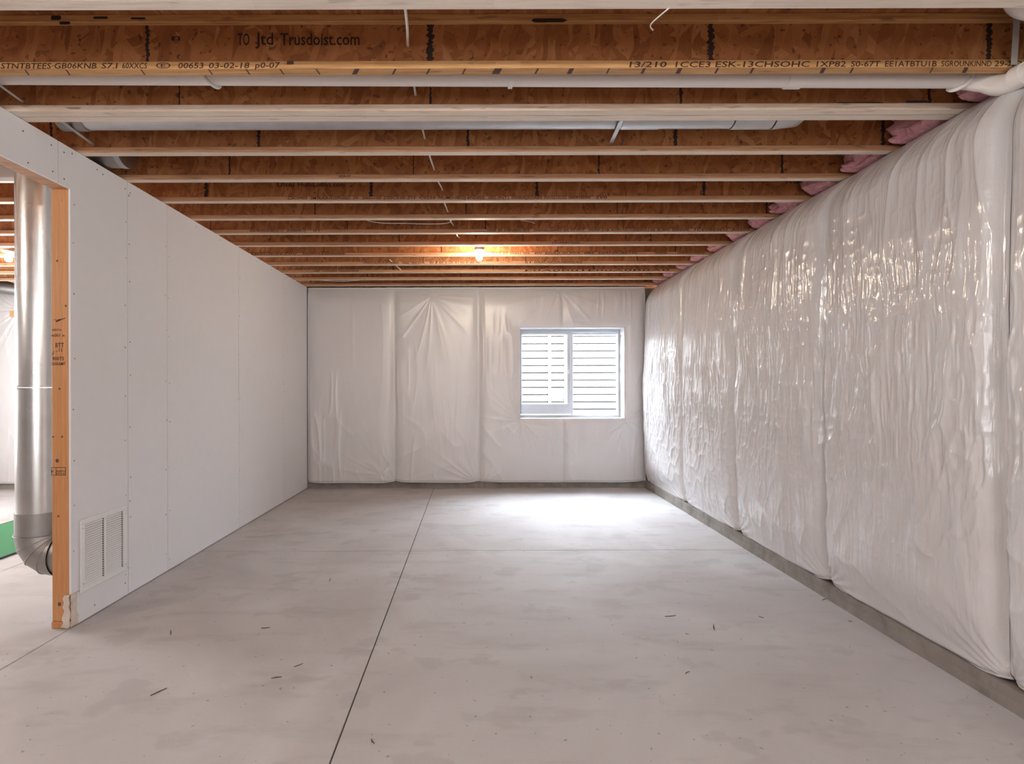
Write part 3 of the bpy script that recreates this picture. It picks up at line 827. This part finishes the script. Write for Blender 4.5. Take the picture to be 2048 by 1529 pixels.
# ------------------------------------------------------------------ window in the back wall
win = struct(empty('window_1', (1.30, 7.50, WZ0), 'two-pane sliding basement window with plastic-wrapped reveal', 'window'))
del win['category']
fy0, fy1 = 7.50, 7.58
def wbar(nm, x0,x1,z0,z1,y0=fy0,y1=fy1,m='vinyl',bev=.004): return box(nm, x0,x1,y0,y1,z0,z1, M[m], win, bev)
wbar('frame_head', WX0, WX1, 2.14, WZ1+.02); wbar('frame_sill', WX0, WX1, WZ0-.02, .985)
wbar('frame_jamb', WX0, .615, .985, 2.14); wbar('frame_jamb', 1.985, WX1, .985, 2.14)
# left sliding sash, nearer the room, with a deep bottom rail
wbar('sash_rail', .615, 1.322, 1.000, 1.140, 7.485, 7.53); wbar('sash_rail', .615, 1.322, 2.115, 2.14, 7.485, 7.53)
wbar('sash_stile', .6155, .632, 1.140, 2.115, 7.485, 7.53); wbar('sash_stile', 1.268, 1.322, 1.140, 2.115, 7.485, 7.53)
wbar('fixed_stile', 1.323, 1.356, .985, 2.14, 7.512, 7.575)
wbar('sash_rail', 1.352, 1.985, 2.12, 2.14, 7.535, 7.575)
wbar('pane', .632, 1.268, 1.140, 2.115, 7.505, 7.509, 'glass', 0); wbar('pane', 1.356, 1.985, .985, 2.12, 7.553, 7.557, 'glass', 0)
wbar('latch', 1.283, 1.303, 1.56, 1.62, 7.475, 7.4849, 'white_paint')
# window well of stacked timbers outside
well = empty('window_well', (1.3, 8.2, .6), 'bright stacked-timber window well outside the basement window', 'window well')
WYb = 9.20; ph = .126
for i in range(14):
    z = .62+i*ph
    j = .006*(R.random()-.5)
    box('timber', -.05, 2.75, WYb+j, WYb+.09, z, z+ph-.015, M['well_board'], well, .006)
    box('timber', -.14, -.051, 7.70, WYb+.09, z, z+ph-.016, M['well_board'], well, .006)
    box('timber', 2.751, 2.84, 7.70, WYb+.09, z, z+ph-.016, M['well_board'], well, .006)
box('well_floor', -.14, 2.84, 7.69, WYb+.2, .50, .615, M['gravel'], well)
box('earth_backing', -.3, 3.0, WYb+.13, WYb+.2, .5, 2.37, M['soil'], well)
for x in (1.225, 1.50):
    box('ladder_rail', x, x+.045, WYb-.075, WYb-.035, .62, 2.40, M['ladder'], well, .004)
for z in (.95, 1.25, 1.55, 1.85, 2.15):
    tube('ladder_rung', [(1.27, WYb-.055, z), (1.50, WYb-.055, z)], .009, M['ladder'], well, 10)
gnd = struct(mk('ground_outside', box_v(-9, 9, 9.41, 15, 2.27, 2.37), BOXF, M['gravel']), 'ground beyond the window well')

# ------------------------------------------------------------------ bare-bulb lampholders
def lamp(x, y, label, nj=9, bm='bulb'):
    t = empty('bulb_lampholder', (x, y, ZJ-.02), label, 'ceiling lamp', 'bare-bulb lampholders')
    lathe('holder_base', [(.012,.0),(.040,.0),(.056,.004),(.058,.010),(.050,.014),(.030,.0142)], (x,y,ZJ-.012), M['porcelain'], t, 32)
    lathe('socket', [(.017,0),(.021,.001),(.023,.018),(.030,.030)], (x,y,ZJ-.040), M['porcelain'], t, 24)
    prof = [(.004,-.062),(.014,-.0605),(.022,-.056),(.0275,-.049),(.030,-.040),(.0295,-.031),(.026,-.021),(.020,-.011),(.0155,-.003),(.0145,.004)]
    lathe('bulb', prof, (x,y,ZJ-.044), M[bm], t, 20)
    v = []
    box('junction_box', x-.048, x+.048, y-.048, y+.048, ZJ+.0025, ZJ+.045, M['galv_dull'], t, .008)
    ya, ybk = yb(nj), yb(nj+1)-FW
    box('hanger_bar', x-.010, x+.010, ya+.001, ybk-.001, ZJ+.046, ZJ+.050, M['strap'], t)
    return t
lamp(.027, 5.33, 'lit bare bulb lampholder on the ceiling before the window')
lamp(.027, yb(-4)+.16, 'added fill bulb lampholder overhead behind the camera, out of view', -4, 'bulb_fill')  # this lamp and the next are unseen, added to fill the room with light
lamp(-4.69, yb(-2)+.16, 'added fill bulb lampholder in the near end of the side room, out of view', -2, 'bulb_fill')
lamp(-4.69, 5.33, 'lit bare bulb lampholder in the side room seen through the doorway')

# ------------------------------------------------------------------ white drain pipe in the second bay
py_ = 2.462
pr = .0375
dp = empty('drain_pipe', (0, py_, 2.80), 'long white plastic drain pipe running across the ceiling below the lettered joist', 'pipe')
zl, zr = 2.822, 2.792
def pz_(x): return zl+(zr-zl)*(x+2.3)/4.7
xe = 2.25
tube('pipe_run', [(x, py_, pz_(x)) for x in (-6.9,-4,-2.3,0,1.2,xe)], pr, M['pvc'], dp, 28)
def ring(nm, x, ln, r, tilt=0, m='pvc'):
    tube(nm, [(x-ln/2, py_, pz_(x)), (x+ln/2, py_, pz_(x))], r, M[m], dp, 28)
ring('coupling', (1588-CX)*py_/F, .068, pr+.006)
# strap clip, hooks
xs_ = (1022-CX)*py_/F
tube('clip', [(xs_-.010, py_, pz_(xs_)), (xs_+.010, py_, pz_(xs_))], pr+.009, M['pvc_clear'], dp, 20)
for px in (1915, 413):
    x = (px-CX)*py_/F; pts = []
    sk = .05 if px > 1000 else -.05
    for k in range(23):
        a = math.radians(-60+250*k/22)
        pts.append((x+sk*math.sin(a*.8-.6)*.6+.02, py_-math.sin(a)*(pr+.006)*1.0, pz_(x)+.0-math.cos(a)*(pr+.006)))
    tube('hook_clip', pts, .009, M['pvc_clear'], dp, 10, flat=(1.0,.6))
# elbow turning up and towards the camera at the right end, riser collar, and sloping branch
el = smooth_path([(2.245, py_, pz_(2.245)), (2.285, py_-.004, pz_(2.28)-.004), (2.318, py_-.045, 2.755), (2.330, 2.345, 2.7035), (2.338, 2.20, 2.700), (2.345, 2.0, 2.700)], 8)
tube('elbow', el, pr+.0055, M['pvc'], dp, 28)
tube('elbow_hub', [(2.3315, 2.30, 2.7035), (2.3345, 2.255, 2.702)], pr+.010, M['pvc'], dp, 28)
# foreground: larger drain stub under the first joist at the upper right, with hanger strap
ds = empty('drain_fitting', (2.24, 2.12, 2.80), 'white plastic drain fitting peeking in at the upper right corner', 'pipe fitting')
c = P(2058, 14, 2.12)
tube('fitting_body', smooth_path([(c.x-.02, 2.12, c.z+.10), (c.x-.01, 2.12, c.z+.03), (c.x+.05, 2.10, c.z-.005), (c.x+.16, 2.08, c.z-.01)], 8), .062, M['pvc'], ds, 28)
tube('fitting_hub', [(c.x-.012, 2.12, c.z+.045), (c.x-.02, 2.12, c.z+.09)], .071, M['pvc'], ds, 28)
st = P(2037, 50, 2.20); sb = P(2030, 132, 2.27)
hs = mk('hanger_strap', [(st.x-.013,2.20,st.z+.05),(st.x+.013,2.20,st.z+.05),(sb.x+.013,2.27,sb.z),(sb.x-.013,2.27,sb.z),
                         (st.x-.013,2.202,st.z+.05),(st.x+.013,2.202,st.z+.05),(sb.x+.013,2.272,sb.z),(sb.x-.013,2.272,sb.z)], BOXF, M['grey_strap'])
tag(hs, 'pale plastic hanger strap hanging by the lettered joist at the upper right', 'strap')

# ------------------------------------------------------------------ round duct in the third bay
dy, dz, dr = 2.925, 2.876, .077
du = empty('round_duct', (0, dy, dz), 'long horizontal galvanised round duct tucked between the joists', 'duct')
tube('duct_run', [(-2.18, dy, dz), (1.40, dy, dz)], dr, M['galv_run'], du, 32)
tube('duct_run', [(1.405, dy, dz), (1.62, dy, dz)], dr+.004, M['galv_run'], du, 32)
tube('duct_boot', [(1.62, dy, dz), (1.74, dy, dz+.012), (1.86, dy, dz+.085)], [dr+.006, dr+.007, dr*.75], M['galv_run'], du, 32, smooth=True)
for px in (1282,): tube('duct_sleeve', [((px-38-CX)*dy/F, dy, dz), ((px+38-CX)*dy/F, dy, dz)], dr+.003, M['galv_run'], du, 32)
tube('duct_sleeve', [(-2.28, dy, dz), (-2.14, dy, dz)], dr+.005, M['galv_dull'], du, 32)
def strap(label, p, qv, w, name='hanger_strap'):
    p = Vector(p); qv = Vector(qv); d = (qv-p).normalized(); s = d.cross(Vector((0,0,1))).normalized()*w/2; nrm = s.cross(d).normalized()*.0012
    v = [tuple(x) for x in (p-s-nrm, p+s-nrm, qv+s-nrm, qv-s-nrm, p-s+nrm, p+s+nrm, qv+s+nrm, qv-s+nrm)]
    o = mk(name, v, BOXF, M['strap']); tag(o, label, 'strap', 'steel straps under the ducts'); return o
a = P(1247, 236, 2.80); b = P(1222, 290, 3.104)
strap('slanting steel strap under the round duct right of the middle', a, b, .022)
a = P(118, 236, 2.80); b = P(190, 289, 3.104)
strap('slanting steel strap under the round duct near the drywall', a, b, .022)
a = P(-10, 160, 2.40); b = P(50, 204, 2.645)
strap('slanting steel strap beside the white pipe at the left frame edge', a, b, .016)

# ------------------------------------------------------------------ sheet-metal riser in the side room, feeding the grille
rx, ry = -2.735, 3.335
rd = empty('duct_riser', (rx, ry, .22), 'tall galvanised round duct riser standing behind the doorway jamb', 'duct')
tube('riser_pipe', [(rx, ry, z) for z in (1.385, 2.0, 2.76)], .124, M['galv'], rd, 40)
tube('riser_pipe', [(rx, ry, z) for z in (.60, 1.0, 1.375)], .1255, M['galv'], rd, 40)
tube('joint_bead', [(rx, ry, 1.367), (rx, ry, 1.376)], .131, M['galv'], rd, 40)
tube('joint_bead', [(rx, ry, 1.381), (rx, ry, 1.390)], .130, M['galv'], rd, 40)
Rb = .135; zc = .47
def gore(a0, a1, last=False):
    pts = []
    for a in (a0, a1):
        pts.append(Vector((rx+Rb-Rb*math.cos(a), ry, zc-Rb*math.sin(a))))
    tube('elbow_gore', [pts[0], pts[1]], .130, M['galv_dull'], rd, 36, smooth=True)
tube('elbow_collar', [(rx, ry, .61), (rx, ry, zc)], .130, M['galv_dull'], rd, 36)
# mitred gores: rings lie in the bisecting planes
def ringpts(a, r=.130, nseg=36):
    c = Vector((rx+Rb-Rb*math.cos(a), ry, zc-Rb*math.sin(a)))
    e1 = Vector((-math.cos(a), 0, -math.sin(a))); e2 = Vector((0,1,0))
    return [tuple(c+e1*r*math.cos(2*math.pi*k/nseg)+e2*r*math.sin(2*math.pi*k/nseg)) for k in range(nseg)]
A = [math.radians(x) for x in (0, 24, 47, 70, 90)]
for i in range(4):
    v = ringpts(A[i], .1335)+ringpts(A[i+1], .1335); nseg = 36
    f = [(k, (k+1)%nseg, nseg+(k+1)%nseg, nseg+k) for k in range(nseg)]
    mk('elbow_gore', v, [x[::-1] for x in f], M['galv_dull'], rd, True)
    cr = ringpts(A[i], .1345)
    tube('gore_bead', cr+[cr[0]], .0028, M['galv_dull'], rd, 6)
tube('outlet', [(rx+Rb, ry, zc-Rb), (XL-.135, ry, zc-Rb)], .125, M['galv_dull'], rd, 36)
tube('top_elbow', smooth_path([(rx, ry, 2.755), (rx+.008, ry, 2.80), (rx+.055, ry, 2.855), (rx+.13, ry, 2.868), (-2.30, ry, 2.868), (-2.195, ry, 2.868)], 6), .108, M['galv_dull'], rd, 32)
tube('collar_bead', [(-2.225, ry, 2.868), (-2.190, ry, 2.868)], .1105, M['strap'], rd, 32)

# ------------------------------------------------------------------ white cables
def cable(pts, r, label, sub=6, flatf=None):
    o = tube('cable', smooth_path(pts, sub), r, M['cable'], None, 8, flat=flatf); tag(o, label, 'cable'); return o
cable([(-.262,1.80,2.80),(-.262,1.913,2.80),(-.272,2.10,2.80),(-.297,2.319,2.862),(-.302,2.48,2.862),(-.304,2.67,2.84),(-.306,2.85,2.832),(-.303,3.132,2.838),(-.292,3.30,2.815),(-.279,3.538,2.820),
       (-.266,3.72,2.812),(-.252,3.945,2.836),(-.246,4.12,2.80),(-.233,4.351,2.808),(-.222,4.52,2.790),(-.205,4.757,2.82),(-.186,4.95,2.80),(-.165,5.164,2.826),(-.06,5.28,2.80),(-.015,5.33,2.79)],
      .0058, 'white electrical cable threading back through the joists to the bare bulb')
cable([(-.226,4.45,2.80),(-.218,4.60,2.808),(-.30,4.63,2.800),(-.45,4.62,2.795),(-.62,4.62,2.800),(-.80,4.60,2.796),(-.92,4.56,2.803),(-.985,4.46,2.816),(-1.02,4.36,2.826)], .0042,
      'thin white cable sagging sideways below the seventh joist row')
cable([(.28,4.345,2.815),(.36,4.55,2.815),(.42,4.58,2.806),(.48,4.60,2.80),(.505,4.60,2.788)], .0028, 'short loose wire end hanging right of the thin sagging cable')
cable([(-2.16,6.84,2.80),(-2.05,6.90,2.775),(-1.8,6.95,2.765),(-1.55,6.92,2.770),(-1.38,6.86,2.785)], .0045, 'thin white cable drooping by the back left corner of the ceiling')
cable([(-.97,5.92,2.80),(-.945,5.98,2.782),(-.92,6.15,2.775),(-.90,6.40,2.778)], .005, 'short white cable piece between far joists left of the bulb')
cable([(.685,2.06,2.755),(.665,2.02,2.752),(.70,1.93,2.7475)], .0025, 'short white wire scrap curling under the nearest joist')

# ------------------------------------------------------------------ side room
hb = box('header_board', -6.9, -2.90, 3.494, 3.5115, 2.736, 2.93, M['white_paint'], None, .002)
tag(hb, 'white board strip fixed to a joist in the side room behind the doorway top', 'board')
mat = empty('putting_mat', (-4.3, 4.9, 0), 'green artificial turf mat with dark binding on the side room floor', 'mat')
box('turf', -4.775, -3.845, 3.7, 6.4, .0005, .012, M['turf'], mat, .002)
for nm, x0, x1, y0, y1 in (('edge_binding',-4.785,-4.775,3.69,6.41),('edge_binding',-3.845,-3.828,3.69,6.41),('edge_binding',-4.775,-3.845,3.69,3.70),('edge_binding',-4.775,-3.845,6.40,6.41)):
    box(nm, x0, x1, y0, y1, .0005, .013, M['turf_edge'], mat)
a = P(22, 632, 7.18); b = P(60, 620, 7.18)
wbk = box('wood_block', a.x, b.x, 7.16, 7.225, a.z, b.z, M['pale_block'], None, .003); tag(wbk, 'small orange wood block fixed on the side room plastic', 'wood block')
a = P(-60, 538, 6.95); b = P(110, 588, 6.95)
br = mk('brace_board', [(a.x,6.93,a.z),(b.x,6.93,b.z),(b.x,6.97,b.z),(a.x,6.97,a.z),(a.x,6.93,a.z+.06),(b.x,6.93,b.z+.06),(b.x,6.97,b.z+.06),(a.x,6.97,a.z+.06)], BOXF, M['flange_pale'])
tag(br, 'pale slanting board high in the side room', 'board')
fd = empty('flexible_duct', (a.x, 7.08, 2.62), 'dark shiny duct high on the side room far wall', 'duct')
a = P(-120, 556, 7.08); b = P(120, 588, 7.08)
tube('duct_run', [a+(b-a)*t for t in (0,.25,.5,.75,1)], .085, M['galv_dull'], fd, 20)

# ------------------------------------------------------------------ litter on the floor
def floor_pt(px, py):
    Y = HC*F/(py-CY); return Vector(((px-CX)*Y/F, Y, 0))
LIT = [(340,1260,340,1270,'upright-looking tiny splinter, leftmost on the floor near the grille'),(521,1256,539,1255,'dark curved splinter left of the floor joint, furthest of the long ones'),
       (541,1357,562,1354,'short straight splinter lying left of the floor joint in the middle distance'),(586,1334,605,1327,'pale thin splinter just above the short straight one'),
       (299,1391,332,1376,'longest reddish splinter, at the lower left of the floor'),(741,1479,747,1488,'brown curled wood crumb just right of the floor joint in the foreground'),
       (657,1163,661,1156,'tiny upright splinter furthest back left of the floor joint'),(1328,1235,1351,1233,'long thin dark splinter on the right half of the floor'),
       (1516,1235,1527,1238,'short thick dark splinter on the right half of the floor'),(1426,1252,1428,1263,'small splinter pointing at the camera on the right half of the floor'),
       (1643,1203,1656,1200,'dark wood crumb beside the right-hand kerb'),(1369,1350,1378,1345,'small brown chip in the right foreground of the floor'),(1695,1244,1703,1246,'dark chip near the right-hand kerb, nearer than the crumb')]
for i, (x0,y0,x1,y1,lab) in enumerate(LIT):
    a = floor_pt(x0,y0); b = floor_pt(x1,y1)
    m = (a+b)/2; d = (b-a).normalized(); s = Vector((-d.y,d.x,0))*R.uniform(.0022,.004)
    h = R.uniform(.002,.004); bend = Vector((-d.y,d.x,0))*R.uniform(-.006,.006)
    v = []
    for pnt, k in ((a,.5),(m+bend,1),(b,.35)):
        for sx, sz in ((-1,.0003),(1,.0003),(.6,h),(-.6,h)): v.append(tuple(pnt+s*sx*k+Vector((0,0,sz*(.6+.4*k)))))
    f = [(0,1,5,4),(1,2,6,5),(2,3,7,6),(3,0,4,7),(4,5,9,8),(5,6,10,9),(6,7,11,10),(7,4,8,11),(3,2,1,0),(8,9,10,11)]
    o = mk('wood_splinter', v, f, M['dirt'])
    tag(o, lab, 'splinter', 'splinters littering the floor')
